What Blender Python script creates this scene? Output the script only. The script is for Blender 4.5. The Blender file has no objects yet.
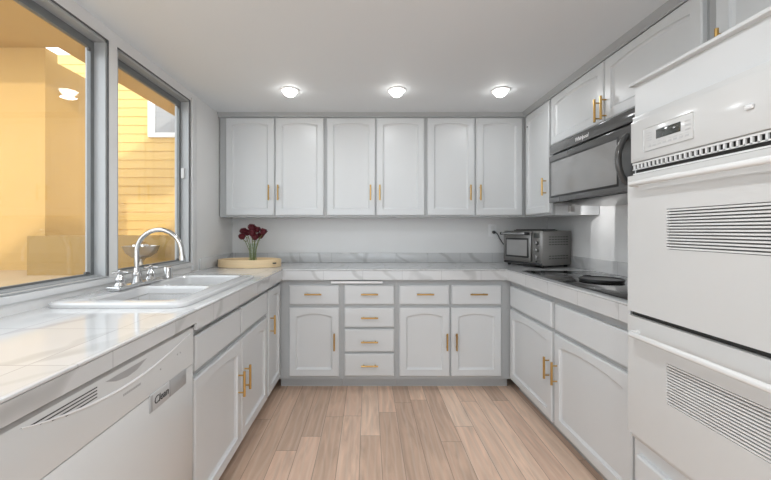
import bpy, bmesh, math, random
from mathutils import Vector, Matrix
S = bpy.context.scene
C = S.collection
PI = math.pi
random.seed(7)

# ------------------------------------------------------------------ camera
F = 360.0
cd = bpy.data.cameras.new('camera'); cam = bpy.data.objects.new('camera', cd); C.objects.link(cam)
cam.location = (0, 0, 1.215); cam.rotation_euler = (PI/2, 0, 0)
cd.sensor_fit = 'HORIZONTAL'; cd.sensor_width = 36.0; cd.lens = 36.0*F/771
cd.shift_x = (385.5-368)/771; cd.shift_y = -10/771; cd.clip_start = 0.02
S.camera = cam

# ------------------------------------------------------------------ world, exposure
w = bpy.data.worlds.new('world'); S.world = w; w.use_nodes = True
wb = w.node_tree.nodes['Background']
wb.inputs[0].default_value = (0.86, 0.935, 1.0, 1); wb.inputs[1].default_value = 2.2
S.view_settings.view_transform = 'Standard'; S.view_settings.look = 'None'
S.view_settings.gamma = 1.0; S.view_settings.use_curve_mapping = False
S.view_settings.exposure = 0.42
sd = bpy.data.lights.new('sun', 'SUN'); sd.energy = 1.3; sd.angle = math.radians(2); sd.color = (1.0, .95, .86)
sun = bpy.data.objects.new('sun', sd); C.objects.link(sun)
sun.rotation_euler = Vector((-0.55, 1.0, -0.42)).to_track_quat('-Z', 'Y').to_euler()
LIGHTS = [(-.545, 2.51), (.20, 2.51), (.925, 2.51), (-.545, .95), (.25, .95), (-.545, -.7), (.35, -.7), (-.545, -2.3), (.35, -2.3)]
LAMP_W = [.9]*3+[4.7]*6

# ------------------------------------------------------------------ node materials
def new_mat(name):
    m = bpy.data.materials.new(name); m.use_nodes = True
    nt = m.node_tree; return m, nt, nt.nodes['Principled BSDF']
def N(nt, t, **kw):
    n = nt.nodes.new(t)
    for k, v in kw.items(): setattr(n, k, v)
    return n
def mth(nt, op, a, b=None, c=None):
    n = N(nt, 'ShaderNodeMath', operation=op)
    for i, v in enumerate((a, b, c)):
        if v is None: continue
        if isinstance(v, (int, float)): n.inputs[i].default_value = v
        else: nt.links.new(v, n.inputs[i])
    return n.outputs[0]
def mixc(nt, fac, a, b):
    n = N(nt, 'ShaderNodeMix', data_type='RGBA')
    for i, v in ((0, fac), (6, a), (7, b)):
        if isinstance(v, (int, float)): n.inputs[i].default_value = v
        elif isinstance(v, tuple): n.inputs[i].default_value = (*v, 1) if len(v) == 3 else v
        else: nt.links.new(v, n.inputs[i])
    return n.outputs[2]
def paint(name, col, rough=.4, metal=0.0, var=.03, scale=9.0, bump=0.0, coat=0.0, spec=None, aniso=None):
    m, nt, p = new_mat(name)
    tc = N(nt, 'ShaderNodeTexCoord'); no = N(nt, 'ShaderNodeTexNoise')
    no.inputs['Scale'].default_value = scale; no.inputs['Detail'].default_value = 3
    if aniso:
        mp = N(nt, 'ShaderNodeMapping'); mp.inputs['Scale'].default_value = aniso
        nt.links.new(tc.outputs['Object'], mp.inputs[0]); nt.links.new(mp.outputs[0], no.inputs['Vector'])
    else: nt.links.new(tc.outputs['Object'], no.inputs['Vector'])
    lo = tuple(max(0, c*(1-var)) for c in col); hi = tuple(min(1, c*(1+var)) for c in col)
    nt.links.new(mixc(nt, no.outputs[0], lo, hi), p.inputs['Base Color'])
    p.inputs['Roughness'].default_value = rough; p.inputs['Metallic'].default_value = metal
    p.inputs['Coat Weight'].default_value = coat; p.inputs['Coat Roughness'].default_value = .1
    if spec is not None: p.inputs['Specular IOR Level'].default_value = spec
    if bump:
        b = N(nt, 'ShaderNodeBump'); b.inputs['Strength'].default_value = bump; b.inputs['Distance'].default_value = .01
        nt.links.new(no.outputs[0], b.inputs['Height']); nt.links.new(b.outputs[0], p.inputs['Normal'])
    return m
def glass(name, tint=(1, 1, 1), rough=0.0, ior=1.45, gl=(1, 1, 1)):
    m, nt, p = new_mat(name); nt.nodes.remove(p)
    out = nt.nodes['Material Output']
    lw = N(nt, 'ShaderNodeLayerWeight'); f0 = ((ior-1)/(ior+1))**2
    fr = N(nt, 'ShaderNodeMath', operation='MULTIPLY_ADD'); fr.inputs[1].default_value = 1-f0; fr.inputs[2].default_value = f0
    nt.links.new(mth(nt, 'POWER', lw.outputs['Facing'], 5.0), fr.inputs[0])
    no = N(nt, 'ShaderNodeTexNoise'); no.inputs['Scale'].default_value = 2.0
    tr = N(nt, 'ShaderNodeBsdfTransparent')
    nt.links.new(mixc(nt, no.outputs[0], tuple(c*.985 for c in tint), tint), tr.inputs[0])
    g = N(nt, 'ShaderNodeBsdfGlossy'); g.inputs[0].default_value = (*gl, 1); g.inputs['Roughness'].default_value = rough
    mx = N(nt, 'ShaderNodeMixShader')
    nt.links.new(fr.outputs[0], mx.inputs[0]); nt.links.new(tr.outputs[0], mx.inputs[1]); nt.links.new(g.outputs[0], mx.inputs[2])
    nt.links.new(mx.outputs[0], out.inputs[0]); return m
def emit(name, col, st):
    m, nt, p = new_mat(name)
    p.inputs['Base Color'].default_value = (.9, .9, .9, 1)
    p.inputs['Emission Color'].default_value = (*col, 1); p.inputs['Emission Strength'].default_value = st
    return m
def marble(name, off, tile=.295, vs=.62):
    m, nt, p = new_mat(name)
    tc = N(nt, 'ShaderNodeTexCoord'); sp = N(nt, 'ShaderNodeSeparateXYZ'); nt.links.new(tc.outputs['Object'], sp.inputs[0])
    gs = []; ids = []
    for i in (0, 1):
        t = mth(nt, 'DIVIDE', mth(nt, 'SUBTRACT', sp.outputs[i], off[i]), tile)
        ids.append(mth(nt, 'FLOOR', t)); fr = mth(nt, 'FRACT', t)
        gs.append(mth(nt, 'LESS_THAN', mth(nt, 'MINIMUM', fr, mth(nt, 'SUBTRACT', 1.0, fr)), .0014/tile))
    grout = mth(nt, 'MAXIMUM', gs[0], gs[1])
    cid = N(nt, 'ShaderNodeCombineXYZ'); nt.links.new(ids[0], cid.inputs[0]); nt.links.new(ids[1], cid.inputs[1])
    wn = N(nt, 'ShaderNodeTexWhiteNoise'); nt.links.new(cid.outputs[0], wn.inputs['Vector'])
    sc = N(nt, 'ShaderNodeVectorMath', operation='SCALE'); sc.inputs['Scale'].default_value = 3.0; nt.links.new(wn.outputs['Color'], sc.inputs[0])
    ad = N(nt, 'ShaderNodeVectorMath', operation='ADD'); nt.links.new(tc.outputs['Object'], ad.inputs[0]); nt.links.new(sc.outputs[0], ad.inputs[1])
    mp = N(nt, 'ShaderNodeMapping'); mp.inputs['Rotation'].default_value = (.4, .5, .6); nt.links.new(ad.outputs[0], mp.inputs[0])
    wv = N(nt, 'ShaderNodeTexWave'); wv.inputs['Scale'].default_value = 1.25; wv.inputs['Distortion'].default_value = 7.0
    wv.inputs['Detail'].default_value = 3; wv.inputs['Detail Scale'].default_value = 1.3; nt.links.new(mp.outputs[0], wv.inputs[0])
    rp = N(nt, 'ShaderNodeValToRGB'); e = rp.color_ramp.elements
    e[0].position = 0; e[0].color = (1, 1, 1, 1); e[1].position = .07; e[1].color = (0, 0, 0, 1)
    nt.links.new(wv.outputs['Fac'], rp.inputs[0])
    no = N(nt, 'ShaderNodeTexNoise'); no.inputs['Scale'].default_value = 3.5; nt.links.new(ad.outputs[0], no.inputs['Vector'])
    vein = mth(nt, 'MULTIPLY', rp.outputs[0], mth(nt, 'MULTIPLY', no.outputs[0], vs))
    base = mixc(nt, no.outputs[0], (.56, .56, .557), (.64, .64, .637))
    c1 = mixc(nt, vein, base, (.36, .355, .345))
    c2 = mixc(nt, mth(nt, 'MULTIPLY', grout, .55), c1, (.30, .295, .29))
    nt.links.new(c2, p.inputs['Base Color']); p.inputs['Roughness'].default_value = .10
    return m
def planks(name):
    m, nt, p = new_mat(name)
    tc = N(nt, 'ShaderNodeTexCoord'); sp = N(nt, 'ShaderNodeSeparateXYZ'); nt.links.new(tc.outputs['Object'], sp.inputs[0])
    W, L = .116, 1.15
    tx = mth(nt, 'DIVIDE', mth(nt, 'ADD', sp.outputs[0], 10.02), W); row = mth(nt, 'FLOOR', tx); fx = mth(nt, 'FRACT', tx)
    w1 = N(nt, 'ShaderNodeTexWhiteNoise', noise_dimensions='1D'); nt.links.new(row, w1.inputs['W'])
    ty = mth(nt, 'ADD', mth(nt, 'DIVIDE', sp.outputs[1], L), mth(nt, 'MULTIPLY', w1.outputs[0], 7.0)); col = mth(nt, 'FLOOR', ty); fy = mth(nt, 'FRACT', ty)
    cid = N(nt, 'ShaderNodeCombineXYZ'); nt.links.new(row, cid.inputs[0]); nt.links.new(col, cid.inputs[1])
    w2 = N(nt, 'ShaderNodeTexWhiteNoise'); nt.links.new(cid.outputs[0], w2.inputs['Vector'])
    rp = N(nt, 'ShaderNodeValToRGB'); rp.color_ramp.elements[0].color = (.58, .405, .30, 1); rp.color_ramp.elements[1].color = (.84, .63, .49, 1)
    e = rp.color_ramp.elements.new(.3); e.color = (.66, .46, .34, 1)
    e = rp.color_ramp.elements.new(.5); e.color = (.76, .53, .40, 1)
    e = rp.color_ramp.elements.new(.75); e.color = (.80, .575, .435, 1)
    nt.links.new(w2.outputs[0], rp.inputs[0])
    # grain along the plank
    sc = N(nt, 'ShaderNodeVectorMath', operation='SCALE'); sc.inputs['Scale'].default_value = 9.0; nt.links.new(w2.outputs['Color'], sc.inputs[0])
    ad = N(nt, 'ShaderNodeVectorMath', operation='ADD'); nt.links.new(tc.outputs['Object'], ad.inputs[0]); nt.links.new(sc.outputs[0], ad.inputs[1])
    mp = N(nt, 'ShaderNodeMapping'); mp.inputs['Scale'].default_value = (9, 1.0, 1); nt.links.new(ad.outputs[0], mp.inputs[0])
    no = N(nt, 'ShaderNodeTexNoise'); no.inputs['Scale'].default_value = 2.2; no.inputs['Detail'].default_value = 7; no.inputs['Distortion'].default_value = 1.6
    nt.links.new(mp.outputs[0], no.inputs['Vector'])
    mp2 = N(nt, 'ShaderNodeMapping'); mp2.inputs['Scale'].default_value = (5, .9, 1); nt.links.new(ad.outputs[0], mp2.inputs[0])
    wv = N(nt, 'ShaderNodeTexWave'); wv.inputs['Scale'].default_value = 1.6; wv.inputs['Distortion'].default_value = 9; wv.inputs['Detail'].default_value = 2; wv.inputs['Detail Scale'].default_value = .7
    nt.links.new(mp2.outputs[0], wv.inputs[0])
    rg = N(nt, 'ShaderNodeValToRGB'); rg.color_ramp.elements[0].position = .30; rg.color_ramp.elements[0].color = (.80, .79, .78, 1); rg.color_ramp.elements[1].position = .72; rg.color_ramp.elements[1].color = (1.13, 1.13, 1.13, 1)
    nt.links.new(no.outputs[0], rg.inputs[0])
    mu = N(nt, 'ShaderNodeMix', data_type='RGBA', blend_type='MULTIPLY'); mu.inputs[0].default_value = 1
    nt.links.new(rp.outputs[0], mu.inputs[6]); nt.links.new(rg.outputs[0], mu.inputs[7])
    c0 = mixc(nt, mth(nt, 'MULTIPLY', mth(nt, 'POWER', wv.outputs['Fac'], 5.0), .28), mu.outputs[2], (.72, .60, .50))
    g1 = mth(nt, 'LESS_THAN', mth(nt, 'MINIMUM', fx, mth(nt, 'SUBTRACT', 1.0, fx)), .014)
    g2 = mth(nt, 'LESS_THAN', mth(nt, 'MINIMUM', fy, mth(nt, 'SUBTRACT', 1.0, fy)), .0016)
    g = mth(nt, 'MAXIMUM', g1, g2)
    nt.links.new(mixc(nt, mth(nt, 'MULTIPLY', g, .6), c0, (.17, .11, .08)), p.inputs['Base Color'])
    p.inputs['Roughness'].default_value = .42
    b = N(nt, 'ShaderNodeBump'); b.inputs['Strength'].default_value = .25; b.inputs['Distance'].default_value = .002
    nt.links.new(mth(nt, 'SUBTRACT', no.outputs[0], mth(nt, 'MULTIPLY', g, 2.0)), b.inputs['Height']); nt.links.new(b.outputs[0], p.inputs['Normal'])
    return m
M = {}
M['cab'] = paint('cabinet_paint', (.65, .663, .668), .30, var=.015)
M['frame'] = paint('cabinet_frame_shaded', (.44, .45, .453), .38, var=.02)  # frame colour darkened to hold the recess shade around the doors
M['wall'] = paint('wall_paint', (.76, .755, .745), .42, var=.015, scale=3)
M['ceil'] = paint('ceiling_paint', (.775, .80, .82), .6, var=.015, scale=2)
M['brass'] = paint('brushed_brass', (.56, .36, .13), .30, 1.0, .06, 40)
M['app'] = paint('white_enamel', (.64, .64, .63), .16, var=.01, coat=.3)
M['app_rail'] = paint('white_plastic', (.78, .78, .77), .25, var=.01)
M['dark'] = paint('dark_recess', (.035, .034, .032), .5)
M['greyprint'] = paint('grey_print', (.38, .38, .38), .5)
M['black_glass'] = paint('black_glass', (.020, .020, .020), .04, var=.2, coat=1.0)
M['black_gloss'] = paint('grey_black_gloss', (.085, .085, .084), .10, var=.05, coat=.6)
M['mw_reflect'] = paint('window_reflection_grey', (.30, .30, .297), .10, var=.05, coat=1.0)  # black microwave window, the room's grey reflection put into its colour
M['black'] = paint('black_plastic', (.02, .02, .02), .35)
M['steel'] = paint('brushed_steel', (.52, .51, .50), .30, 1.0, .08, 30, aniso=(1, 1, 14))
M['chrome'] = paint('chrome', (.62, .62, .62), .16, 1.0, .02)
M['alu'] = paint('window_aluminium', (.42, .43, .435), .38, .1, .03)
M['alu_d'] = paint('window_sash_grey', (.17, .178, .18), .4, .1, .03)
M['alu_l'] = paint('window_trim_white', (.68, .68, .68), .35, var=.02)
M['gasket'] = paint('dark_gasket', (.12, .12, .12), .6)
M['sink'] = paint('white_porcelain', (.63, .63, .63), .10, var=.01, coat=.5)
M['marble'] = marble('marble_tile_top', (-.75, 1.087))
M['marble_e'] = marble('marble_tile_edge', (-.039, .9035), vs=1.0)
M['floor'] = planks('oak_planks')
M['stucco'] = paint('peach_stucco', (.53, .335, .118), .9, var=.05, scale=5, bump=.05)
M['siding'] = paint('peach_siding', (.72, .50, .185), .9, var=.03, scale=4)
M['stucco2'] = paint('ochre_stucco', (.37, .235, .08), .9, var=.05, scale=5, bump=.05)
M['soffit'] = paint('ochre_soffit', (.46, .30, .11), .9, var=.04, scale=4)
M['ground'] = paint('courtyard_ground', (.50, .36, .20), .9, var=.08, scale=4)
M['pane'] = glass('window_glass', (1, 1, 1), 0, 1.45)
M['vase'] = glass('vase_glass', (.93, .96, .93), .02, 1.35)
M['tray'] = paint('pale_wood', (.80, .61, .37), .5, var=.10, scale=6, aniso=(1, 1, 9))
M['rose'] = paint('dark_red_petal', (.095, .006, .013), .55, var=.35, scale=60)
M['stem'] = paint('green_stem', (.20, .24, .06), .5, var=.2)
M['toaster'] = paint('toaster_steel', (.30, .292, .282), .30, 1.0, .08, 30, aniso=(1, 1, 14))
M['toaster_glass'] = paint('toaster_window', (.28, .275, .27), .10, var=.1, coat=1.0)
M['louver'] = paint('louver_white', (.72, .72, .71), .3)
M['louver_gap'] = paint('oven_window', (.17, .168, .165), .3)
M['lamp'] = emit('lamp_diffuser', (1, .985, .95), 12.0)
M['lcd'] = paint('display_glass', (.05, .055, .05), .1, coat=1.0)
M['white'] = paint('white_trim', (.82, .82, .82), .35, var=.01)
M['lip'] = paint('bright_white_plastic', (.88, .88, .88), .25, var=.01)
M['sticker'] = paint('grey_sticker', (.50, .50, .50), .4, var=.04)
M['sticker2'] = paint('dark_grey_sticker', (.36, .36, .36), .4, var=.04)

# ------------------------------------------------------------------ mesh helpers
class MB:
    def __init__(s): s.bm = bmesh.new()
    def box(s, x0, x1, y0, y1, z0, z1, bev=0.0, seg=2):
        t = bmesh.new(); bmesh.ops.create_cube(t, size=1)
        for v in t.verts:
            v.co = Vector(((x0+x1)/2+v.co.x*(x1-x0), (y0+y1)/2+v.co.y*(y1-y0), (z0+z1)/2+v.co.z*(z1-z0)))
        if bev: bmesh.ops.bevel(t, geom=list(t.edges), offset=bev, segments=seg, affect='EDGES', profile=.5)
        return s.merge(t)
    def merge(s, t, mat=None):
        if mat: t.transform(mat)
        me = bpy.data.meshes.new('tmp'); t.to_mesh(me); t.free(); s.bm.from_mesh(me); bpy.data.meshes.remove(me); return s
    def tube(s, pts, r, seg=10, cap=True):
        pts = [Vector(p) for p in pts]; rings = []
        rs = r if isinstance(r, (list, tuple)) else [r]*len(pts)
        up = None
        for i, p in enumerate(pts):
            d = (pts[min(i+1, len(pts)-1)]-pts[max(i-1, 0)]).normalized()
            if up is None:
                up = Vector((0, 0, 1)) if abs(d.z) < .9 else Vector((1, 0, 0))
            a = (up - d*up.dot(d)).normalized(); b = d.cross(a); up = a
            rings.append([s.bm.verts.new(p+(a*math.cos(2*PI*k/seg)+b*math.sin(2*PI*k/seg))*rs[i]) for k in range(seg)])
        for i in range(len(rings)-1):
            for k in range(seg):
                s.bm.faces.new((rings[i][k], rings[i][(k+1) % seg], rings[i+1][(k+1) % seg], rings[i+1][k]))
        if cap:
            s.bm.faces.new(list(reversed(rings[0]))); s.bm.faces.new(rings[-1])
        return s
    def cyl(s, a, b, r, seg=16): return s.tube([a, b], r, seg)
    def lathe(s, prof, c, seg=24, sx=1.0, sy=1.0, close=False):
        c = Vector(c); rings = []
        for (r, z) in prof:
            if r < 1e-6: rings.append([s.bm.verts.new(c+Vector((0, 0, z)))])
            else: rings.append([s.bm.verts.new(c+Vector((r*sx*math.cos(2*PI*k/seg), r*sy*math.sin(2*PI*k/seg), z))) for k in range(seg)])
        n = len(rings)
        for i in range(n if close else n-1):
            A, B = rings[i], rings[(i+1) % n]
            for k in range(seg):
                k2 = (k+1) % seg
                if len(A) == 1 and len(B) == 1: continue
                if len(A) == 1: s.bm.faces.new((A[0], B[k2], B[k]))
                elif len(B) == 1: s.bm.faces.new((A[k], A[k2], B[0]))
                else: s.bm.faces.new((A[k], A[k2], B[k2], B[k]))
        return s
    def prism(s, poly, y0, y1, axis='y'):
        """poly: list of 2-D points; extruded between y0 and y1 along the axis"""
        def P(a, b, t): return {'y': (a, t, b), 'x': (t, a, b), 'z': (a, b, t)}[axis]
        A = [s.bm.verts.new(P(a, b, y0)) for a, b in poly]; B = [s.bm.verts.new(P(a, b, y1)) for a, b in poly]
        n = len(poly)
        for i in range(n): s.bm.faces.new((A[i], A[(i+1) % n], B[(i+1) % n], B[i]))
        s.bm.faces.new(list(reversed(A))); s.bm.faces.new(B); return s
    def build(s, name, mat, parent=None, smooth=True, loc=None):
        bmesh.ops.recalc_face_normals(s.bm, faces=list(s.bm.faces))
        me = bpy.data.meshes.new(name); s.bm.to_mesh(me); s.bm.free()
        me.materials.append(M[mat] if isinstance(mat, str) else mat)
        if smooth:
            for f in me.polygons: f.use_smooth = True
            me.set_sharp_from_angle(angle=math.radians(32))
        o = bpy.data.objects.new(name, me); C.objects.link(o)
        if parent: o.parent = parent
        if loc: o.location = loc
        return o
def tag(o, label, cat, group=None):
    o['label'] = label; o['category'] = cat
    if group: o['group'] = group
    return o
def thing(name, label, cat, loc=(0, 0, 0), rz=0, group=None):
    o = bpy.data.objects.new(name, None); C.objects.link(o); o.location = loc; o.rotation_euler = (0, 0, rz)
    o.empty_display_size = .05
    return tag(o, label, cat, group)
def struct(o): o['kind'] = 'structure'; return o
def copy_tree(o, parent=None):
    c = o.copy(); C.objects.link(c)
    if parent: c.parent = parent
    for ch in list(o.children): copy_tree(ch, c)
    return c
def text_mesh(body, size, name, mat, parent, at, depth=.0006, shear=0.0, bold=0.0):
    """lettering in the local x/z plane, facing local -y"""
    cu = bpy.data.curves.new('lettering', 'FONT'); cu.body = body; cu.size = size; cu.extrude = depth; cu.shear = shear
    cu.align_x = 'CENTER'; cu.align_y = 'CENTER'; cu.offset = bold
    t = bpy.data.objects.new('lettering', cu); C.objects.link(t)
    dg = bpy.context.evaluated_depsgraph_get()
    me = bpy.data.meshes.new_from_object(t.evaluated_get(dg)); bpy.data.objects.remove(t); bpy.data.curves.remove(cu)
    me.transform(Matrix(((1, 0, 0, at[0]), (0, 0, -1, at[1]), (0, 1, 0, at[2]), (0, 0, 0, 1))))
    me.materials.clear(); me.materials.append(M[mat]); me.name = name
    o = bpy.data.objects.new(name, me); C.objects.link(o); o.parent = parent; return o

# ------------------------------------------------------------------ the room
XL, XR, YB, ZC = -1.25, 1.66, 3.32, 2.19
Y0 = -3.3
struct(MB().box(XL-.1, XR+.1, Y0, YB+.1, -.1, 0).build('floor', 'floor'))
struct(MB().box(XL-.1, XR+.1, Y0, YB+.1, ZC, ZC+.12).build('ceiling', 'ceil'))
struct(MB().box(XL-.1, XR+.1, YB, YB+.1, 0, ZC).build('wall_back', 'wall'))
struct(MB().box(XR, XR+.1, -4.2, YB, 0, ZC).build('wall_right', 'wall'))
W1 = (.52, 1.731); W2 = (1.795, 2.528); WZ = (.988, 2.125)
wl = MB()
wl.box(XL-.1, XL, Y0, YB, 0, WZ[0]); wl.box(XL-.1, XL, Y0, YB, WZ[1], ZC)
for a, b in ((Y0, W1[0]), (W1[1], W2[0]), (W2[1], YB)): wl.box(XL-.1, XL, a, b, WZ[0], WZ[1])
struct(wl.build('wall_left', 'wall'))

# windows in the left wall
def window(idx, y0, y1):
    root = bpy.data.objects.new('window_%d' % idx, None); C.objects.link(root); struct(root)
    root.location = (XL, y0, WZ[0]); o = Vector((XL, y0, WZ[0]))
    H = WZ[1]-WZ[0]; L = y1-y0
    f = MB()   # outer frame lining the opening, in two stepped tracks
    f.box(-.10, -.004, 0, .012, 0, H); f.box(-.10, -.004, L-.012, L, 0, H); f.box(-.10, -.004, 0, L, H-.014, H); f.box(-.10, .006, 0, L, 0, .006)
    f.box(-.052, -.046, .012, L-.012, .006, .014); f.box(-.026, -.020, .012, L-.012, .006, .012)
    f.build('window_frame', 'alu', root)
    s = MB()   # sash
    s.box(-.076, -.058, .012, .034, .006, H-.014); s.box(-.076, -.058, L-.034, L-.012, .006, H-.014)
    s.box(-.076, -.058, .034, L-.034, H-.052, H-.014); s.box(-.076, -.058, .034, L-.034, .006, .022)
    s.build('sash', 'alu_d', root)
    MB().box(-.069, -.065, .034, L-.034, .022, H-.052).build('pane', 'pane', root)
    g = MB()   # dark gasket line round the opening
    g.box(-.004, .0025, L-.003, L+.003, 0, H); g.box(-.004, .0025, 0, L, H-.003, H+.002)
    g.build('gasket', 'gasket', root)
    t = MB(); t.box(-.064, -.054, L-.050, L-.036, H-.068, H-.054); t.box(-.064, -.054, L-.068, L-.044, .022, .032)
    t.build('stop', 'gasket', root)
    return root
window(1, *W1); w2 = window(2, *W2)
h = MB()
for z in (1.79, 1.575): h.box(.002, .014, W2[1]-W2[0]+.006, W2[1]-W2[0]+.024, z-WZ[0], z+.075-WZ[0], .002)
for z in (1.575,): h.box(-.05, -.03, W2[1]-W2[0]-.028, W2[1]-W2[0]-.012, z-WZ[0], z+.07-WZ[0], .002)
h.build('hinge', 'alu_l', w2)
cs = MB(); cs.box(XL, XL+.012, W2[1]+.012, W2[1]+.075, .93, 2.15, .003)
cs.box(XL, XL+.010, W1[0], W2[1]+.075, .958, WZ[0]-.002, .003)
struct(cs.build('trim_1', 'alu_l'))
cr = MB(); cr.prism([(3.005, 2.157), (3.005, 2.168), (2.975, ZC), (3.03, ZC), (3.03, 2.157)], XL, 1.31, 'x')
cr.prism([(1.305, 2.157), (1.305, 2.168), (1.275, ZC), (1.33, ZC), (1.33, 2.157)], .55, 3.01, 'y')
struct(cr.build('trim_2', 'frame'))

# the courtyard outside
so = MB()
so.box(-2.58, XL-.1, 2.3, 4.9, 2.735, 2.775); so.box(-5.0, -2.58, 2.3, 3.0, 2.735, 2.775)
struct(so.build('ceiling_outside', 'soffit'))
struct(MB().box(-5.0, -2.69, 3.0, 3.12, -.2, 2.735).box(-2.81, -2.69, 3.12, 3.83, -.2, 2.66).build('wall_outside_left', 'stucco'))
sw = MB(); z = .4
sw.box(-4.6, -1.36, 4.90, 5.0, -.2, 3.6)
while z < 3.55:
    sw.prism([(4.90, z), (4.892, z), (4.8995, z+.110), (4.90, z+.110)], -4.6, -1.36, 'x'); z += .118
struct(sw.build('wall_outside_far', 'siding'))
w3 = bpy.data.objects.new('window_3', None); C.objects.link(w3); struct(w3); w3.location = (-2.71, 4.885, 2.53)
MB().box(-.26, .26, -.03, .02, -.06, .0).box(-.26, -.17, -.03, .02, 0, .50).box(.19, .26, -.03, .02, 0, .50).box(-.26, .26, -.03, .02, .44, .50).build('window_frame', 'white', w3)
MB().box(-.17, .19, -.012, .0, 0, .44).build('pane', 'toaster_glass', w3)
struct(MB().box(-5.0, XL-.1, -2.0, 5.0, -.3, .88).build('floor_outside', 'ground'))
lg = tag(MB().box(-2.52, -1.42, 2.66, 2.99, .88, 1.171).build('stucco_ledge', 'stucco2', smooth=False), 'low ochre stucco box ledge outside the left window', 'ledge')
bw = thing('metal_bowl', 'shallow silver metal bowl on a slim foot seen outside behind the faucet', 'bowl', (-1.575, 2.50, .895))
MB().lathe([(0, .05), (.06, .055), (.105, .085), (.128, .13), (.132, .135), (.124, .135), (.10, .095), (.05, .07), (0, .065)], (0, 0, .075), 28, .88, .88).build('bowl', 'steel', bw)
MB().lathe([(0, 0), (.06, 0), (.06, .008), (.014, .02), (.012, .10), (.03, .125), (0, .125)], (0, 0, 0), 20).build('foot', 'steel', bw)
MB().lathe([(0, 0), (.062, 0), (.055, .03), (.03, .05), (0, .055)], (0, 0, .190), 20).build('lid', 'chrome', bw)

# ------------------------------------------------------------------ cabinets (local frame: x right, -y out of the wall, z up)
def rect_loop(x0, x1, z0, z1): return [(x0, z0), (x1, z0), (x1, z1), (x0, z1)]
def slab_front(x0, x1, z0, z1, th=.02, ch=.007, y=0.0):
    m = MB(); bm = m.bm
    L = [(0, 0.0), (0, th-ch*.8), (ch, th)]
    loops = [[bm.verts.new((a, y-d, b)) for a, b in rect_loop(x0+i, x1-i, z0+i, z1-i)] for i, d in L]
    for A, B in zip(loops, loops[1:]):
        for k in range(4): bm.faces.new((A[k], A[(k+1) % 4], B[(k+1) % 4], B[k]))
    bm.faces.new(loops[-1]); bm.faces.new(list(reversed(loops[0]))); return m
def panel_door(x0, x1, z0, z1, arch=.028, st=.052, th=.02, y=0.0, n=18):
    m = MB(); bm = m.bm
    def inner(i):
        a, b, c, d = x0+st+i, x1-st-i, z0+st+i, z1-st*.85-i
        pts = [(a, c), (b, c)]
        for k in range(n+1):
            t = k/n; u = 2*t-1
            pts.append((b+(a-b)*t, d-arch*abs(u)**2.3))
        return pts
    def outer(i):
        a, b, c, d = x0+i, x1-i, z0+i, z1-i
        pts = [(a, c), (b, c)]
        for k in range(n+1): pts.append((b+(a-b)*k/n, d))
        return pts
    seq = [(outer(0), 0), (outer(0), th-.005), (outer(.006), th), (inner(0), th), (inner(.003), th-.007), (inner(.013), th-.013)]
    loops = [[bm.verts.new((a, y-d, b)) for a, b in pts] for pts, d in seq]
    for A, B in zip(loops, loops[1:]):
        q = len(A)
        for k in range(q): bm.faces.new((A[k], A[(k+1) % q], B[(k+1) % q], B[k]))
    bm.faces.new(loops[-1]); bm.faces.new(list(reversed(loops[0]))); return m
def pull(parent, x, z, vert, L=.128, y=-.02):
    m = MB()
    if vert:
        m.cyl((x, y-.030, z-L/2), (x, y-.030, z+L/2), .0066, 10)
        for s in (-1, 1): m.cyl((x, y, z+s*L*.34), (x, y-.030, z+s*L*.34), .0042, 8)
    else:
        m.cyl((x-L/2, y-.030, z), (x+L/2, y-.030, z), .0062, 10)
        for s in (-1, 1): m.cyl((x+s*L*.34, y, z), (x+s*L*.34, y-.030, z), .0042, 8)
    return m.build('handle', 'brass', parent)
def cabinet(name, label, loc, rz, wd, z0, z1, depth, fronts, toe=True, cat='cabinet', group=None, frame=True, hollow_top=False):
    """loc is the left end of the face frame; fronts: (kind, x0, x1, z0, z1, handle)"""
    lz = 0 if toe else z0
    r = thing(name, label, cat, (loc[0], loc[1], lz), rz, group); q = lz
    b = MB(); t = .016
    b.box(.001, t, .02, depth, z0-q, z1-q); b.box(wd-t, wd-.001, .02, depth, z0-q, z1-q)
    b.box(t, wd-t, .02, depth, z0-q, z0+t-q); b.box(t, wd-t, depth-t, depth, z0+t-q, z1-q)
    if not toe: b.box(t, wd-t, .02, depth, z1-t-q, z1-q)
    b.build('carcass', 'cab', r, smooth=False)
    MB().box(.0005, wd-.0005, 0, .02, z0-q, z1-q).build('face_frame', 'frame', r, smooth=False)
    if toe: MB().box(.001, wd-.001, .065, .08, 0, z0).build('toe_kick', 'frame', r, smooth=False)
    for kind, a, c, d, e, hd in fronts:
        if kind == 'door': o = panel_door(a, c, d-q, e-q, .024 if toe else .017).build('door', 'cab', r, smooth=False)
        elif kind == 'flat': o = slab_front(a, c, d-q, e-q).build('false_front', 'cab', r, smooth=False)
        else: o = slab_front(a, c, d-q, e-q).build('drawer', 'cab', r, smooth=False)
        if hd: pull(o, hd[0], hd[1]-q+(0 if hd[2] else .010), hd[2])
    return r
ZF, ZT = .082, .838
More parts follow.
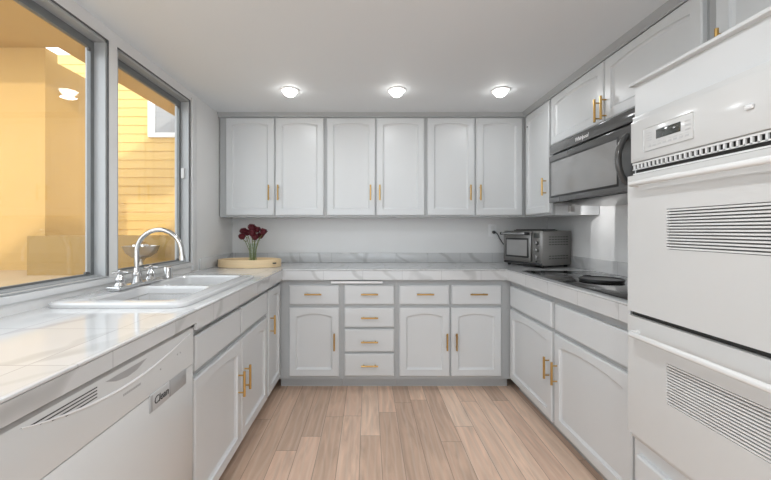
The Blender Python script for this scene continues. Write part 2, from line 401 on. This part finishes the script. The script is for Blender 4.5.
# back wall base units, face frame at y = 2.74
def xb(px): return (px-368)*2.72/360
def base_back(name, label, X0, X1, fr, **k):
    return cabinet(name, label, (X0, 2.74), 0, X1-X0, ZF, ZT, .56, [(t, xb(a)-X0, xb(b)-X0, c, d, (xb(h[0])-X0, h[1], h[2]) if h else None) for t, a, b, c, d, h in fr], **k)
DZ = (.651, .796); OZ = (.108, .626)
base_back('base_cabinet', 'white base cabinet on the back wall with one drawer above one arched door', -.679, xb(342), [
    ('drawer', 289, 339, *DZ, (313.5, .722, False)), ('door', 289, 339, *OZ, (334.5, .375, True))])
cb = base_back('drawer_cabinet', 'white base cabinet on the back wall with four stacked drawers', xb(342), xb(397), [
    ('drawer', 344.5, 394.2, *DZ, (369.5, .722, False)), ('drawer', 344.5, 394.2, .4795, .626, (369.5, .545, False)),
    ('drawer', 344.5, 394.2, .2945, .4625, (369.5, .364, False)), ('drawer', 344.5, 394.2, .110, .278, (369.5, .185, False))])
base_back('base_cabinet', 'white base cabinet on the back wall with two drawers above two arched doors', xb(397), 1.084, [
    ('drawer', 399.5, 449.3, *DZ, (425, .722, False)), ('drawer', 452, 501.6, *DZ, (478, .722, False)),
    ('door', 399.5, 449.7, *OZ, (446.6, .375, True)), ('door', 451.3, 501.6, *OZ, (456, .375, True))])
MB().box(xb(331)-xb(342), xb(382.5)-xb(342), -.034, -.001, .812, .830, .003).build('pullout_board', 'white', cb)
# left run, faces +x, face frame at x = -.68
def base_left(name, label, ya, yb, fr, **k):
    return cabinet(name, label, (-.68, ya), PI/2, yb-ya, ZF, ZT, .55, [(t, a-ya, b-ya, c, d, (h[0]-ya, h[1], h[2]) if h else None) for t, a, b, c, d, h in fr], **k)
base_left('sink_cabinet', 'white sink base cabinet on the left with two arched doors under false fronts', 1.352, 2.378, [
    ('flat', 1.385, 1.865, .672, .808, None), ('flat', 1.888, 2.362, .672, .808, None),
    ('door', 1.372, 1.876, .105, .645, (1.835, .43, True)), ('door', 1.886, 2.362, .105, .645, (1.925, .43, True))])
base_left('corner_cabinet', 'narrow white base cabinet in the left corner with one tall door', 2.38, 2.738, [
    ('door', 2.392, 2.715, .105, .808, (2.435, .575, True))])
# right run, faces -x, face frame at x = 1.085
def base_right(name, label, ya, yb, fr, xf=1.085, z0=ZF, z1=ZT, dp=.56, **k):
    return cabinet(name, label, (xf, yb), -PI/2, yb-ya, z0, z1, dp, [(t, yb-b, yb-a, c, d, (yb-h[0], h[1], h[2]) if h else None) for t, a, b, c, d, h in fr], **k)
base_right('cooktop_cabinet', 'white base cabinet on the right below the cooktop with two doors', 1.44, 2.738, [
    ('flat', 2.095, 2.705, .645, .796, None), ('flat', 1.455, 2.055, .645, .796, None),
    ('door', 2.09, 2.705, .100, .622, (2.118, .405, True)), ('door', 1.455, 2.062, .100, .622, (2.030, .405, True))])
# wall cabinets at the back, face frame at y = 3.02
def xu(px): return (px-368)*3.0/360
UZ = (1.337, 2.150)
def upper_back(label, X0, X1, d1, d2):
    fr = [('door', xu(d1[0])-X0, xu(d1[1])-X0, *UZ, (xu(d1[1]-4.7)-X0, 1.525, True)), ('door', xu(d2[0])-X0, xu(d2[1])-X0, *UZ, (xu(d2[0]+3.2)-X0, 1.525, True))]
    return cabinet('wall_cabinet', label, (X0, 3.02), 0, X1-X0, 1.323, 2.157, .295, fr, toe=False)
upper_back('white double-door wall cabinet nearest the window wall, above the wooden tray', -1.242, xu(325.3), (225.7, 274), (275.4, 323.7))
upper_back('white double-door wall cabinet in the middle of the back wall', xu(325.3), xu(426.2), (327, 375.2), (376.5, 424.5))
upper_back('white double-door wall cabinet at the right end of the back wall', xu(426.2), 1.318, (427.8, 474.7), (476.6, 522.6))
uk = dict(xf=1.32, dp=.335, toe=False)
cc = base_right('wall_cabinet', 'narrow white single-door wall cabinet in the right corner beside the microwave', 2.575, 3.018, [
    ('door', 2.592, 2.975, *UZ, (2.628, 1.53, True))], z0=1.323, z1=2.157, **uk)
MB().cyl((3.018-2.935, -.0145, 2.055-1.323), (3.018-2.935, -.024, 2.055-1.323), .006, 10).build('bumper', 'dark', cc)
base_right('wall_cabinet', 'short white two-door wall cabinet directly above the microwave', 1.395, 2.573, [
    ('door', 1.988, 2.562, 1.815, 2.150, (2.020, 1.883, True)), ('door', 1.402, 1.982, 1.815, 2.150, (1.965, 1.883, True))], z0=1.803, z1=2.157, **uk)
base_right('wall_cabinet', 'short white wall cabinet above the double oven, cut by the frame edge', .62, 1.393, [
    ('door', .985, 1.350, 1.815, 2.150, (1.312, 1.885, True)), ('door', .635, .975, 1.815, 2.150, (.66, 1.885, True))], z0=1.795, z1=2.157, **uk)

# ------------------------------------------------------------------ countertop with tiled edge and splash
CT, CBm = .917, .840
ct = MB()
SX = (-1.205, -.725); SY = (1.395, 2.235)
xe, xr, ye = -.648, 1.048, 2.702
ct.box(XL, xe, .45, SY[0], CBm+.032, CT); ct.box(XL, SX[0], SY[0], SY[1], CBm+.032, CT); ct.box(SX[1], xe, SY[0], SY[1], CBm+.032, CT)
ct.box(XL, xe, SY[1], YB, CBm+.032, CT); ct.box(xe, XR, ye, YB, CBm+.032, CT); ct.box(xr, XR, 1.428, ye, CBm+.032, CT)
top = tag(ct.build('countertop', 'marble', None, smooth=False), 'white marble-tiled countertop running in a U along three walls', 'countertop')
eg = MB()
ec = MB()
def edge(a0, a1, b0, b1, z0):
    eg.box(a0, a1, b0, b1, z0, CT-.006, .001, 1); ec.box(a0-.002, a1+.002, b0-.002, b1+.002, CT-.0045, CT+.003, .002, 2)
edge(xe-.004, xe+.008, .45, 1.347, .868); edge(xe-.004, xe+.008, 1.347, ye+.008, CBm)
edge(xe-.004, xr+.004, ye-.008, ye+.004, CBm); edge(xr-.008, xr+.004, 1.428, ye+.004, CBm)
eg.build('edge_tile', 'marble_e', top); ec.build('edge_cap', 'marble', top)
bs = MB()
bs.box(XL, XR, YB-.012, YB, CT, 1.005, .002); bs.box(XL, XL+.012, 2.66, YB-.012, CT, 1.005, .002); bs.box(XR-.012, XR, 1.44, YB-.012, CT, 1.005, .002)
bs.build('backsplash', 'marble_e', top)
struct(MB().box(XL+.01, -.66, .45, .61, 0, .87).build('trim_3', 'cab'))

# ------------------------------------------------------------------ sink, faucet
def sink():
    r = thing('kitchen_sink', 'white double-basin drop-in sink in the left countertop below the window', 'sink', (-.974, 1.815, CT))
    m = MB(); bm = m.bm
    hx, hy, n = .271, .445, 6
    def rr(x0, x1, y0, y1, rad, z):
        pts = []
        for cx, cy, a in ((x1-rad, y1-rad, 0), (x0+rad, y1-rad, PI/2), (x0+rad, y0+rad, PI), (x1-rad, y0+rad, 1.5*PI)):
            for k in range(n+1):
                t = a+k/n*PI/2; pts.append(Vector((cx+rad*math.cos(t), cy+rad*math.sin(t), z)))
        return pts
    def bridge(seq):
        L = [[bm.verts.new(p) for p in q] for q in seq]
        for A, B in zip(L, L[1:]):
            for k in range(len(A)): bm.faces.new((A[k], A[(k+1) % len(A)], B[(k+1) % len(A)], B[k]))
        return L
    # outer rolled rim
    o = bridge([rr(-hx, hx, -hy, hy, .05, .001), rr(-hx, hx, -hy, hy, .05, .012), rr(-hx+.005, hx-.005, -hy+.005, hy-.005, .046, .019), rr(-hx+.016, hx-.016, -hy+.016, hy-.016, .036, .022)])
    basins = [(-.155, .205, -.392, -.03, .19), (-.155, .205, .012, .392, .19)]
    holes = []
    for x0, x1, y0, y1, d in basins:
        L = bridge([rr(x0, x1, y0, y1, .05, .020), rr(x0+.008, x1-.008, y0+.008, y1-.008, .045, .010), rr(x0+.022, x1-.022, y0+.022, y1-.022, .045, -.12), rr(x0+.06, x1-.06, y0+.06, y1-.06, .05, -.155)])
        bm.faces.new(L[-1]); holes.append(L[0])
    geo = []
    for lp in [o[-1]]+holes:
        for k in range(len(lp)): geo.append(bm.edges.get((lp[k], lp[(k+1) % len(lp)])))
    bmesh.ops.triangle_fill(bm, edges=geo, use_beauty=True, use_dissolve=False)
    m.build('basin', 'sink', r)
    for y in (-.21, .20): MB().lathe([(0, .004), (.03, .004), (.042, .001), (.042, 0), (0, 0)], (.025, y, -.154), 20).build('drain', 'chrome', r)
    return r
sink()
g = MB(); zz = .908
g.tube([(-1.06, 1.46, zz), (-.82, 1.46, zz), (-.82, 1.735, zz), (-1.06, 1.735, zz), (-1.06, 1.46, zz)], .0028, 8)
for k in range(14): x = -1.05+k*.017; g.tube([(x, 1.46, zz), (x, 1.475, zz-.05), (x, 1.72, zz-.05), (x, 1.735, zz)], .0014, 6)
for y in (1.53, 1.595, 1.66): g.tube([(-1.06, y, zz), (-1.05, y, zz-.05), (-.83, y, zz-.05), (-.82, y, zz)], .0016, 6)
for sx in (-1.05, -.83):
    for sy in (1.50, 1.69): g.cyl((sx, sy, zz-.05), (sx, sy, .7625), .003, 6)
tag(g.build('wire_rack', 'steel'), 'wire draining rack standing in the nearer sink basin', 'rack')

fc = thing('faucet', 'chrome high-arc kitchen faucet with two cross handles behind the sink', 'faucet', (-1.15, 1.79, CT+.0225))
MB().box(-.033, .033, -.170, .170, 0, .018, .006, 3).build('base_plate', 'chrome', fc)
sp = MB()
sp.lathe([(0, 0), (.026, 0), (.026, .01), (.019, .03), (.021, .045), (.016, .055), (.0135, .075), (0, .075)], (0, 0, .012), 20)
pts = [(0, 0, .06), (0, 0, .15)]
R = .112
for k in range(17):
    a = PI-k/16*PI*.985
    pts.append((R+R*math.cos(a), 0, .165+R*math.sin(a)))
pts.append((2*R+.003, 0, .14))
sp.tube(pts, .0115, 14)
sp.cyl((2*R+.003, 0, .148), (2*R+.003, 0, .125), .0145, 14)
sp.build('spout', 'chrome', fc)
for s in (-1, 1):
    hm = MB(); y = s*.118
    hm.lathe([(0, 0), (.027, 0), (.027, .006), (.018, .02), (.021, .034), (.014, .046), (.010, .06), (.012, .066), (0, .068)], (0, y, .012), 18)
    for a in (.5, .5+PI/2):
        c, d = .03*math.cos(a), .03*math.sin(a)
        hm.tube([(-c, y-d, .078), (-c*.5, y-d*.5, .080), (c*.5, y+d*.5, .080), (c, y+d, .078)], [.0065, .0045, .0045, .0065], 10)
    hm.lathe([(0, .07), (.009, .07), (.010, .084), (.006, .090), (0, .091)], (0, y, 0), 12)
    hm.build('handle', 'chrome', fc)
ag = MB(); ag.lathe([(0, 0), (.024, 0), (.024, .006), (.0225, .01), (.0225, .056), (.019, .063), (0, .064)], (0, 0, 0), 20)
tag(ag.build('air_gap', 'chrome', loc=(-1.15, 2.07, CT+.0225)), 'short chrome air gap cap on the sink deck right of the faucet', 'air gap')

# ------------------------------------------------------------------ dishwasher (faces +x)
dw = thing('dishwasher', 'white built-in dishwasher under the left countertop with a grey sign', 'dishwasher', (-.655, .630, 0), PI/2)
wd = 1.343-.630
MB().box(.004, wd-.004, .03, .56, .085, .86).build('tub', 'app', dw)
MB().box(.01, wd-.01, .06, .075, 0, .085).build('toe_kick', 'dark', dw)
MB().box(.002, wd-.002, -.004, .03, .12, .717, .004).build('door', 'app', dw)
cp = MB(); bm = cp.bm   # control panel with a rounded top edge
cp.prism([(.03, .7195), (-.004, .7195), (-.004, .840), (-.001, .850), (.006, .856), (.03, .858)], .002, wd-.002, 'x')
pn = cp.build('control_panel', 'app', dw)
ar = MB()
arc = []
for k in range(25):
    t = k/24; y = .045+t*(wd-.07); z_ = .843-.044*math.sin(PI*t**.9)+(-.006*t)
    arc.append((y, -.0045, z_))
ar.tube(arc, [.0012+.0028*math.sin(PI*k/24) for k in range(25)], 8); ar.build('handle_lip', 'lip', pn)
vs = MB()
for k, (a, b) in enumerate(((.062, .235), (.085, .235), (.112, .235), (.145, .235))):
    vs.box(a, b, -.0046, -.002, .8385-.0078*k-.0022, .8385-.0078*k+.0004)
vs.build('vent', 'dark', pn)
MB().prism([(.262, .8385), (.30, .824), (.345, .818), (.385, .822), (.43, .8385)], -.0046, -.002, 'y').build('handle_pocket', 'greyprint', pn)
bd = MB()
for k in range(10): bd.box(.328+k*.0075, .3335+k*.0075, -.0046, -.003, .772, .778)
bd.build('badge', 'greyprint', pn)
for x, z_ in ((.50, .778), (.60, .79), (.618, .79)): MB().cyl((x, -.0035, z_), (x, -.005, z_), .003, 8).build('indicator', 'greyprint', pn)
sg = MB().box(.440, .546, -.0075, -.0045, .668, .722, .001).build('sign', 'sticker', dw)
text_mesh('Clean', .034, 'lettering', 'dark', sg, (.499, -.0082, .695), shear=.15)
MB().box(.441, .452, -.0082, -.0075, .670, .720).build('sign_grip', 'sticker2', sg)
MB().box(.549, .655, -.0065, -.0045, .668, .722, .001).build('sign_slider', 'sticker2', dw)

# ------------------------------------------------------------------ oven tower and double oven (face -x)
tw = thing('oven_cabinet', 'tall white cabinet enclosing the double oven, with a ledge on top', 'cabinet', (1.05, 1.416, 0), -PI/2)
TW = .80
tb = MB()
tb.box(0, .018, .0, .60, 0, 1.776); tb.box(TW-.018, TW, 0, .60, 0, 1.776); tb.box(.018, TW-.018, .58, .60, 0, 1.776)
tb.box(.018, TW-.018, 0, .02, 1.651, 1.776); tb.box(.018, TW-.018, .02, .58, 1.655, 1.672); tb.box(.018, TW-.018, .02, .58, .385, .40)
tb.box(.018, TW-.018, .0, .02, .06, .40)
tb.build('carcass', 'cab', tw, smooth=False)
MB().box(-.006, TW, -.022, .60, 1.776, 1.789, .004).build('ledge', 'cab', tw)
o = slab_front(.03, TW-.03, .09, .352, y=.0).build('drawer', 'cab', tw); pull(o, TW/2, .25, False)
ov = thing('double_oven', 'white built-in double wall oven with slatted windows', 'oven', (1.05, 1.414, .40), -PI/2)
OW = .784; q = .40
MB().box(.015, OW-.015, .004, .55, .412-q, 1.648-q).build('housing', 'app', ov, smooth=False)
for za, zb, yy in ((1.472, 1.654, -.012), (.408, .428, -.014)):
    MB().box(0, OW, yy, .004, za-q, zb-q, .003).build('trim_frame', 'app', ov)
cpn = MB().box(.010, OW-.010, -.026, -.012, 1.474-q, 1.632-q, .004).build('control_panel', 'app', ov)
ins = MB().box(.080, .284, -.0285, -.026, 1.503-q, 1.588-q, .004, 3).build('keypad', 'app', cpn)
lcd = MB().box(.138, .238, -.030, -.0285, 1.538-q, 1.570-q, .001).build('display', 'lcd', ins)
kp = MB()
for k in range(8): kp.box(.100+k*.022, .114+k*.022, -.0292, -.0285, 1.516-q, 1.522-q)
for k in range(8): kp.box(.102+k*.022, .112+k*.022, -.0292, -.0285, 1.527-q, 1.529-q)
for k in range(4): kp.box(.092, .118, -.0292, -.0285, 1.540-q+k*.009, 1.5425-q+k*.009)
for k in range(3): kp.box(.254, .274, -.0292, -.0285, 1.535-q+k*.014, 1.540-q+k*.014)
kp.build('key_print', 'sticker', ins)
bd = MB(); bd.prism([(.022, 1.481-q), (.032, 1.481-q), (.034, 1.487-q), (.024, 1.487-q)], -.0266, -.0255, 'y')
for k in range(7): bd.box(.036+k*.0065, .0405+k*.0065, -.0266, -.0255, 1.482-q, 1.4855-q)
bd.build('badge', 'sticker', cpn)
MB().lathe([(0, .0), (.011, 0), (.010, .006), (.006, .009), (0, .010)], (0, 0, 0), 18)
kb = MB(); kb.box(.438, .462, -.034, -.026, 1.538-q, 1.552-q, .0055, 3); kb.build('indicator_lamp', 'white', cpn)
MB().box(.012, OW-.012, -.006, .0, 1.428-q, 1.470-q).build('vent_recess', 'dark', ov, smooth=False)
vg = MB()
for k in range(41): x = .014+k*.0186; vg.box(x, x+.0058, -.018, -.012, 1.446-q, 1.469-q)
vg.box(.010, OW-.010, -.019, -.012, 1.466-q, 1.472-q); vg.box(.010, OW-.010, -.018, -.012, 1.4455-q, 1.4495-q); vg.box(.010, OW-.010, -.016, -.012, 1.428-q, 1.4335-q)
vg.build('vent_grille', 'app_rail', ov, smooth=False)
def oven_door(za, zb, hz, la, lb):
    x0, x1 = .184, OW-.184
    m = MB(); y0, y1 = -.030, -.012
    # a door slab with a window cut-out
    m.box(0, x0, y0, y1, za, zb); m.box(x1, OW, y0, y1, za, zb); m.box(x0, x1, y0, y1, za, la); m.box(x0, x1, y0, y1, lb, zb)
    d = m.build('oven_door', 'app', ov, smooth=False)
    MB().box(x0-.003, x1+.003, y0+.011, y0+.014, la-.003, lb+.003).build('window', 'louver_gap', d, smooth=False)
    s = MB(); n = 14; p = (lb-la)/n
    for k in range(n): s.box(x0-.001, x1+.001, y0+.0005, y0+.008, la+p*(k+.2), la+p*(k+.74))
    s.build('window_slat', 'louver', d, smooth=False)
    hb = MB(); hb.tube([(.052, y0, hz), (.053, y0-.026, hz), (.066, y0-.036, hz), (OW-.066, y0-.036, hz), (OW-.053, y0-.026, hz), (OW-.052, y0, hz)], .0105, 12)
    hb.build('handle', 'app_rail', d)
oven_door(.902-q, 1.424-q, 1.388-q, 1.149-q, 1.287-q)
oven_door(.432-q, .884-q, .826-q, .622-q, .760-q)
MB().box(.0, OW, -.010, -.002, .884-q, .902-q).build('door_gap', 'dark', ov, smooth=False)

# ------------------------------------------------------------------ microwave (faces -x)
mw = thing('microwave', 'dark grey over-the-range microwave under the short wall cabinet', 'microwave', (1.29, 2.51, 1.385), -PI/2)
MWW = .84; MH = .412
MB().box(.003, MWW-.003, 0, .372, .012, MH).build('body', 'black', mw, smooth=False)
MB().box(0, MWW, -.024, 0, .350, MH, .003).build('vent_panel', 'black_gloss', mw)
text_mesh('Whirlpool', .032, 'lettering', 'white', mw, (.375, -.0248, .378), shear=.25, bold=.0004)
dr = MB().box(0, MWW, -.030, 0, .016, .338, .006, 3).build('door', 'black_gloss', mw)
MB().box(.028, .700, -.0315, -.0295, .050, .300, .001).build('window_border', 'black', dr)
MB().box(.040, .688, -.0328, -.0312, .062, .288, .001).build('window', 'mw_reflect', dr)
hp = []
for k in range(15):
    t = k/14; hp.append((.765, -.030-.048*math.sin(PI*t)**.7, .052+.24*t))
MB().tube(hp, [.012]+[.0145]*13+[.012], 12).build('handle', 'black_gloss', dr)
MB().prism([(-.012, .012), (.02, .0), (.37, -.006), (.37, .012)], .01, MWW-.01, 'x').build('underside', 'steel', mw)
lh = MB(); hx0, c = .10, .045   # lamp added for the bright wall patch, fins around it shape the light
lh.box(c+.0035, c+.0055, hx0+.004, hx0+.022, -.045, -.002); lh.box(c-.0200, c-.0180, hx0-.006, hx0+.022, -.045, -.002)
lh.box(c-.020, c+.012, hx0-.009, hx0-.006, -.045, -.002); lh.box(c-.020, c+.012, hx0-.009, hx0+.022, -.004, -.001); lh.box(c+.010, c+.012, hx0-.006, hx0+.004, -.045, -.002)
lh.build('lamp_baffle', 'steel', mw, smooth=False)
tl = bpy.data.lights.new('wall_patch_light', 'POINT'); tl.energy = 1.5; tl.shadow_soft_size = .001
to = bpy.data.objects.new('wall_patch_light', tl); C.objects.link(to); to.location = (1.29+hx0, 2.51-c, 1.385-.012)

# ------------------------------------------------------------------ cooktop
ck = thing('cooktop', 'black glass cooktop set into the right countertop', 'cooktop', (1.34, 2.05, CT))
MB().box(-.24, .24, -.52, .52, .0005, .008, .003).build('glass_top', 'black_glass', ck)
for x, y, r_ in ((-.11, .30, .09), (.12, .28, .11), (-.11, -.30, .11), (.13, -.28, .08)):
    MB().lathe([(r_, .0081), (r_+.003, .0081), (r_+.003, .0085), (r_, .0085)], (x, y, 0), 40, close=True).build('burner_ring', 'greyprint', ck)
bc = thing('burner_cover', 'flat round black burner cover lying on the glass cooktop', 'burner cover', (1.315, 2.03, CT+.0085))
MB().lathe([(0, 0), (.104, 0), (.110, .005), (.112, .015), (.108, .018), (.102, .013), (.08, .011), (0, .011)], (0, 0, 0), 40).build('plate', 'black', bc)
MB().tube([(-.02, .108, .012), (-.018, .135, .016), (.018, .135, .016), (.02, .108, .012)], .004, 8).build('loop', 'black', bc)

# ------------------------------------------------------------------ toaster oven in the right corner
u = Vector((.43, -.90)).normalized()
ang = math.atan2(u.y, u.x)
Np = Vector((1.345, 2.77)); TWd, TD, TH = .385, .333, .292
Lp = Np-u*TWd
ts = thing('toaster_oven', 'brushed steel toaster oven on the countertop in the right corner', 'toaster oven', (Lp.x, Lp.y, CT+.0005), ang)
z0 = .018
MB().box(0, TWd, 0, TD, z0, TH, .008, 3).build('body', 'toaster', ts)
for x in (.03, TWd-.03):
    for y in (.03, TD-.03): MB().lathe([(0, 0), (.013, 0), (.016, z0+.002), (0, z0+.002)], (x, y, 0), 12).build('foot', 'black', ts)
MB().box(.004, TWd-.004, -.006, .004, z0+.004, z0+.022, .002).build('base_trim', 'black', ts)
td = MB().box(.006, .285, -.014, -.0005, z0+.026, TH-.008, .004).build('door', 'toaster', ts)
MB().box(.030, .265, -.0165, -.0135, z0+.056, TH-.060, .003).build('window_border', 'black', td)
MB().box(.044, .251, -.0175, -.0163, z0+.070, TH-.074, .001).build('window', 'toaster_glass', td)
hm = MB(); hm.cyl((.02, -.048, TH-.022), (.262, -.048, TH-.022), .010, 14)
hm.build('handle', 'chrome', td)
for x in (.016, .266): MB().box(x-.012, x+.012, -.056, -.012, TH-.034, TH-.012, .004).build('handle_bracket', 'black', td)
pnl = MB().box(.290, TWd-.004, -.006, -.0005, z0+.026, TH-.008, .003).build('control_panel', 'toaster', ts)
MB().box(.308, .362, -.0075, -.005, TH-.055, TH-.018, .002).build('display', 'lcd', pnl)
for k, zk in enumerate((.195, .140, .085)):
    m = MB(); m.tube([(.335, -.006, zk), (.335, -.024, zk), (.335, -.026, zk)], [.019, .0165, .013], 18)
    kk = m.build('knob', 'toaster', pnl)
    MB().box(.3335, .3365, -.0275, -.026, zk, zk+.014).build('pointer', 'black', kk)
MB().cyl((.335, -.006, .050), (.335, -.012, .050), .007, 12).build('button', 'black', pnl)
vm = MB()
for r_ in range(4):
    for k in range(7): vm.box(TWd-.001, TWd+.0012, .07+k*.033, .092+k*.033, .240-r_*.020, .246-r_*.020)
vm.build('side_vent', 'dark', ts, smooth=False); vm = MB()
for r_ in range(2):
    for k in range(7): vm.box(TWd-.001, TWd+.0012, .07+k*.033, .092+k*.033, .090-r_*.020, .096-r_*.020)
vm.build('side_vent', 'dark', ts, smooth=False)
cpts = [(.10, TD, .12), (.05, TD+.02, .115), (-.02, TD+.02, .13)]
outl = Vector((1.15, YB-.006, 1.195))
def to_local(p):
    d = Vector((p[0]-Lp.x, p[1]-Lp.y)); c, s = math.cos(-ang), math.sin(-ang)
    return (d.x*c-d.y*s, d.x*s+d.y*c, p[2]-CT-.0005)
ctrl = [Vector(to_local(p)) for p in ((1.30, 3.20, 1.03), (1.255, 3.27, 1.06), (1.20, 3.268, 1.13), (1.175, 3.262, 1.175), (1.158, 3.272, 1.193))]
cv = []
for i in range(len(ctrl)-1):
    p0, p1, p2, p3 = ctrl[max(i-1, 0)], ctrl[i], ctrl[i+1], ctrl[min(i+2, len(ctrl)-1)]
    for k in range(6):
        t = k/6; cv.append(.5*((2*p1)+(p2-p0)*t+(2*p0-5*p1+4*p2-p3)*t*t+(3*p1-p0-3*p2+p3)*t**3))
cv.append(ctrl[-1])
cord = MB().tube(cv, .0045, 8).build('cord', 'black', ts)
pl = MB(); a = Vector(to_local((1.152, YB-.0085, 1.195))); b = Vector(to_local((1.156, YB-.045, 1.193)))
pl.tube([a, a.lerp(b, .5), b], [.013, .015, .009], 12); pl.build('plug', 'black', cord)
tp = tag(MB().box(-.13, .13, -.10, .10, 0, .006, .002).box(-.12, .12, -.09, .09, .006, .011, .002).build('baking_tray', 'black', loc=(Lp.x+u.x*.20-u.y*.14, Lp.y+u.y*.20+u.x*.14, CT+TH+.001)), 'flat black baking tray lying on top of the toaster oven', 'tray')
tp.rotation_euler = (0, 0, ang)
ol = thing('wall_outlet', 'white electrical outlet on the back wall left of the toaster oven', 'outlet', (1.148, YB, 1.155))
MB().box(-.036, .036, -.007, 0, 0, .115, .003).build('cover_plate', 'white', ol)
so_ = MB()
for z_ in (.036, .080): so_.box(-.016, .016, -.0085, -.006, z_-.014, z_+.014, .003)
so_.build('socket', 'app_rail', ol)

# ------------------------------------------------------------------ tray, vase and roses in the left corner
ty = thing('wooden_tray', 'round pale wooden tray in the left corner of the countertop', 'tray', (-.968, 2.95, CT+.0005))
MB().lathe([(0, 0), (.98, 0), (1.0, .004), (1.0, .060), (.955, .062), (.945, .056), (.94, .012), (0, .011)], (0, 0, 0), 56, .255, .16).build('bowl', 'tray', ty)
MB().box(.205, .235, -.09, -.072, .028, .038).build('handle_slot', 'dark', ty).rotation_euler = (0, 0, 0)
vx, vy, vz = -.942, 2.945, CT+.0125
vs_ = thing('glass_vase', 'small clear glass vase standing in the wooden tray', 'vase', (vx, vy, vz))
MB().lathe([(0, 0), (.036, 0), (.038, .004), (.030, .10), (.032, .175), (.0295, .175), (.0275, .10), (.034, .012), (0, .010)], (0, 0, 0), 28).build('glass', 'vase', vs_)
roses = [((160, 95), -.02, 'upper left'), ((148, 142), .02, 'lowest on the left side'), ((232, 62), .0, 'topmost'), ((280, 82), -.02, 'just right of the topmost bloom'), ((236, 112), .035, 'in the middle front'),
         ((192, 108), -.03, 'between the left pair and the middle'), ((335, 100), .0, 'farthest right'), ((262, 145), .02, 'lowest of the bouquet, over the rim'), ((308, 135), -.025, 'lower right, under the farthest right bloom')]
for i, ((px, py), dy, wh) in enumerate(roses):
    x = 225+px/8.72; y = 220+py/8.72; Y = 2.94-dy
    P = Vector(((x-368)*Y/360, Y, 1.215-(y-230)*Y/360))
    fl = thing('rose', 'dark red rose in the glass vase, %s' % wh, 'flower', (vx+(P.x-vx)*.14, vy+dy*-.14, vz+.012), 0, 'roses in the glass vase')
    b0 = Vector(fl.location); L = P-b0
    st = MB(); st.tube([(0, 0, 0), (L.x*.25, L.y*.25, L.z*.5), (L.x*.62, L.y*.62, L.z*.8), tuple(L-Vector((0, 0, .012)))], .0026, 8); st.build('stem', 'stem', fl)
    pm = MB(); R_ = .0295+.004*random.random()
    tilt = Matrix.Translation(L) @ Matrix.Rotation(-L.x*3.2 if abs(L.x) > .01 else 0, 4, 'Y').inverted() @ Matrix.Rotation(-.25, 4, 'X').inverted()
    t = MB(); t.lathe([(0, -R_*.9), (R_*.5, -R_*.8), (R_*.86, -R_*.3), (R_*.80, R_*.35), (R_*.45, R_*.7), (0, R_*.55)], (0, 0, 0), 14)
    for k in range(9):
        a = k*2.4; rr_ = R_*(.55+.05*k); hgt = R_*(.95-.07*k)
        pa = []
        for j in range(5):
            th = a+(j-2)*.42; pa.append(th)
        rows = []
        for (rad, zz_) in ((rr_*.55, -R_*.6), (rr_*1.0, -R_*.05), (rr_*1.02, hgt*.55), (rr_*1.22, hgt*.85)):
            rows.append([t.bm.verts.new((rad*math.cos(q_), rad*math.sin(q_), zz_-(.12*R_*abs(j-2)))) for j, q_ in enumerate(pa)])
        for A_, B_ in zip(rows, rows[1:]):
            for j in range(4): t.bm.faces.new((A_[j], A_[j+1], B_[j+1], B_[j]))
    t.bm.transform(tilt); t.build('bloom', 'rose', fl)
    lf = MB()
    for k in range(2):
        a = i*1.3+k*2.6; c0 = Vector((L.x*.62, L.y*.62, L.z*.8)); d = Vector((math.cos(a), math.sin(a), .35))*.026; n_ = Vector((-math.sin(a), math.cos(a), 0))*.008
        v = [lf.bm.verts.new(p) for p in (c0, c0+d*.5+n_, c0+d, c0+d*.5-n_)]; v2 = [lf.bm.verts.new(Vector(p.co)+Vector((0, 0, .001))) for p in v]
        lf.bm.faces.new(v); lf.bm.faces.new(list(reversed(v2)))
        for j in range(4): lf.bm.faces.new((v[j], v2[j], v2[(j+1) % 4], v[(j+1) % 4]))
    lf.build('leaf', 'stem', fl)

# ------------------------------------------------------------------ ceiling downlights
names = ['lit recessed ceiling light nearest the window wall, leftmost of the row', 'lit recessed ceiling light in the middle of the row before the back cabinets', 'lit recessed ceiling light on the right of the row, nearest the microwave',
         'recessed ceiling light over the dishwasher side, out of frame', 'recessed ceiling light over the oven side, out of frame', 'recessed ceiling light behind the camera on the window side', 'recessed ceiling light behind the camera on the oven side', 'recessed ceiling light farthest behind the camera on the window side', 'recessed ceiling light farthest behind the camera on the oven side']
dl = thing('ceiling_light', names[0], 'ceiling light', (LIGHTS[0][0], LIGHTS[0][1], ZC), 0, 'recessed ceiling lights')
MB().lathe([(.052, -.0005), (.066, -.0005), (.064, -.005), (.052, -.008)], (0, 0, 0), 32, close=True).build('trim_ring', 'white', dl)
MB().lathe([(0, -.046), (.016, -.044), (.030, -.037), (.042, -.024), (.049, -.008), (.050, -.001), (0, -.001)], (0, 0, 0), 32).build('diffuser', 'lamp', dl)
for i, (x, y) in enumerate(LIGHTS):
    o = dl if i == 0 else copy_tree(dl)
    o.location = (x, y, ZC); o['label'] = names[i]
    ld = bpy.data.lights.new('downlight', 'AREA'); ld.shape = 'DISK'; ld.size = .09; ld.energy = LAMP_W[i]; ld.color = (.90, .955, 1)
    lo = bpy.data.objects.new('downlight', ld); C.objects.link(lo); lo.location = (x, y, ZC-.052)
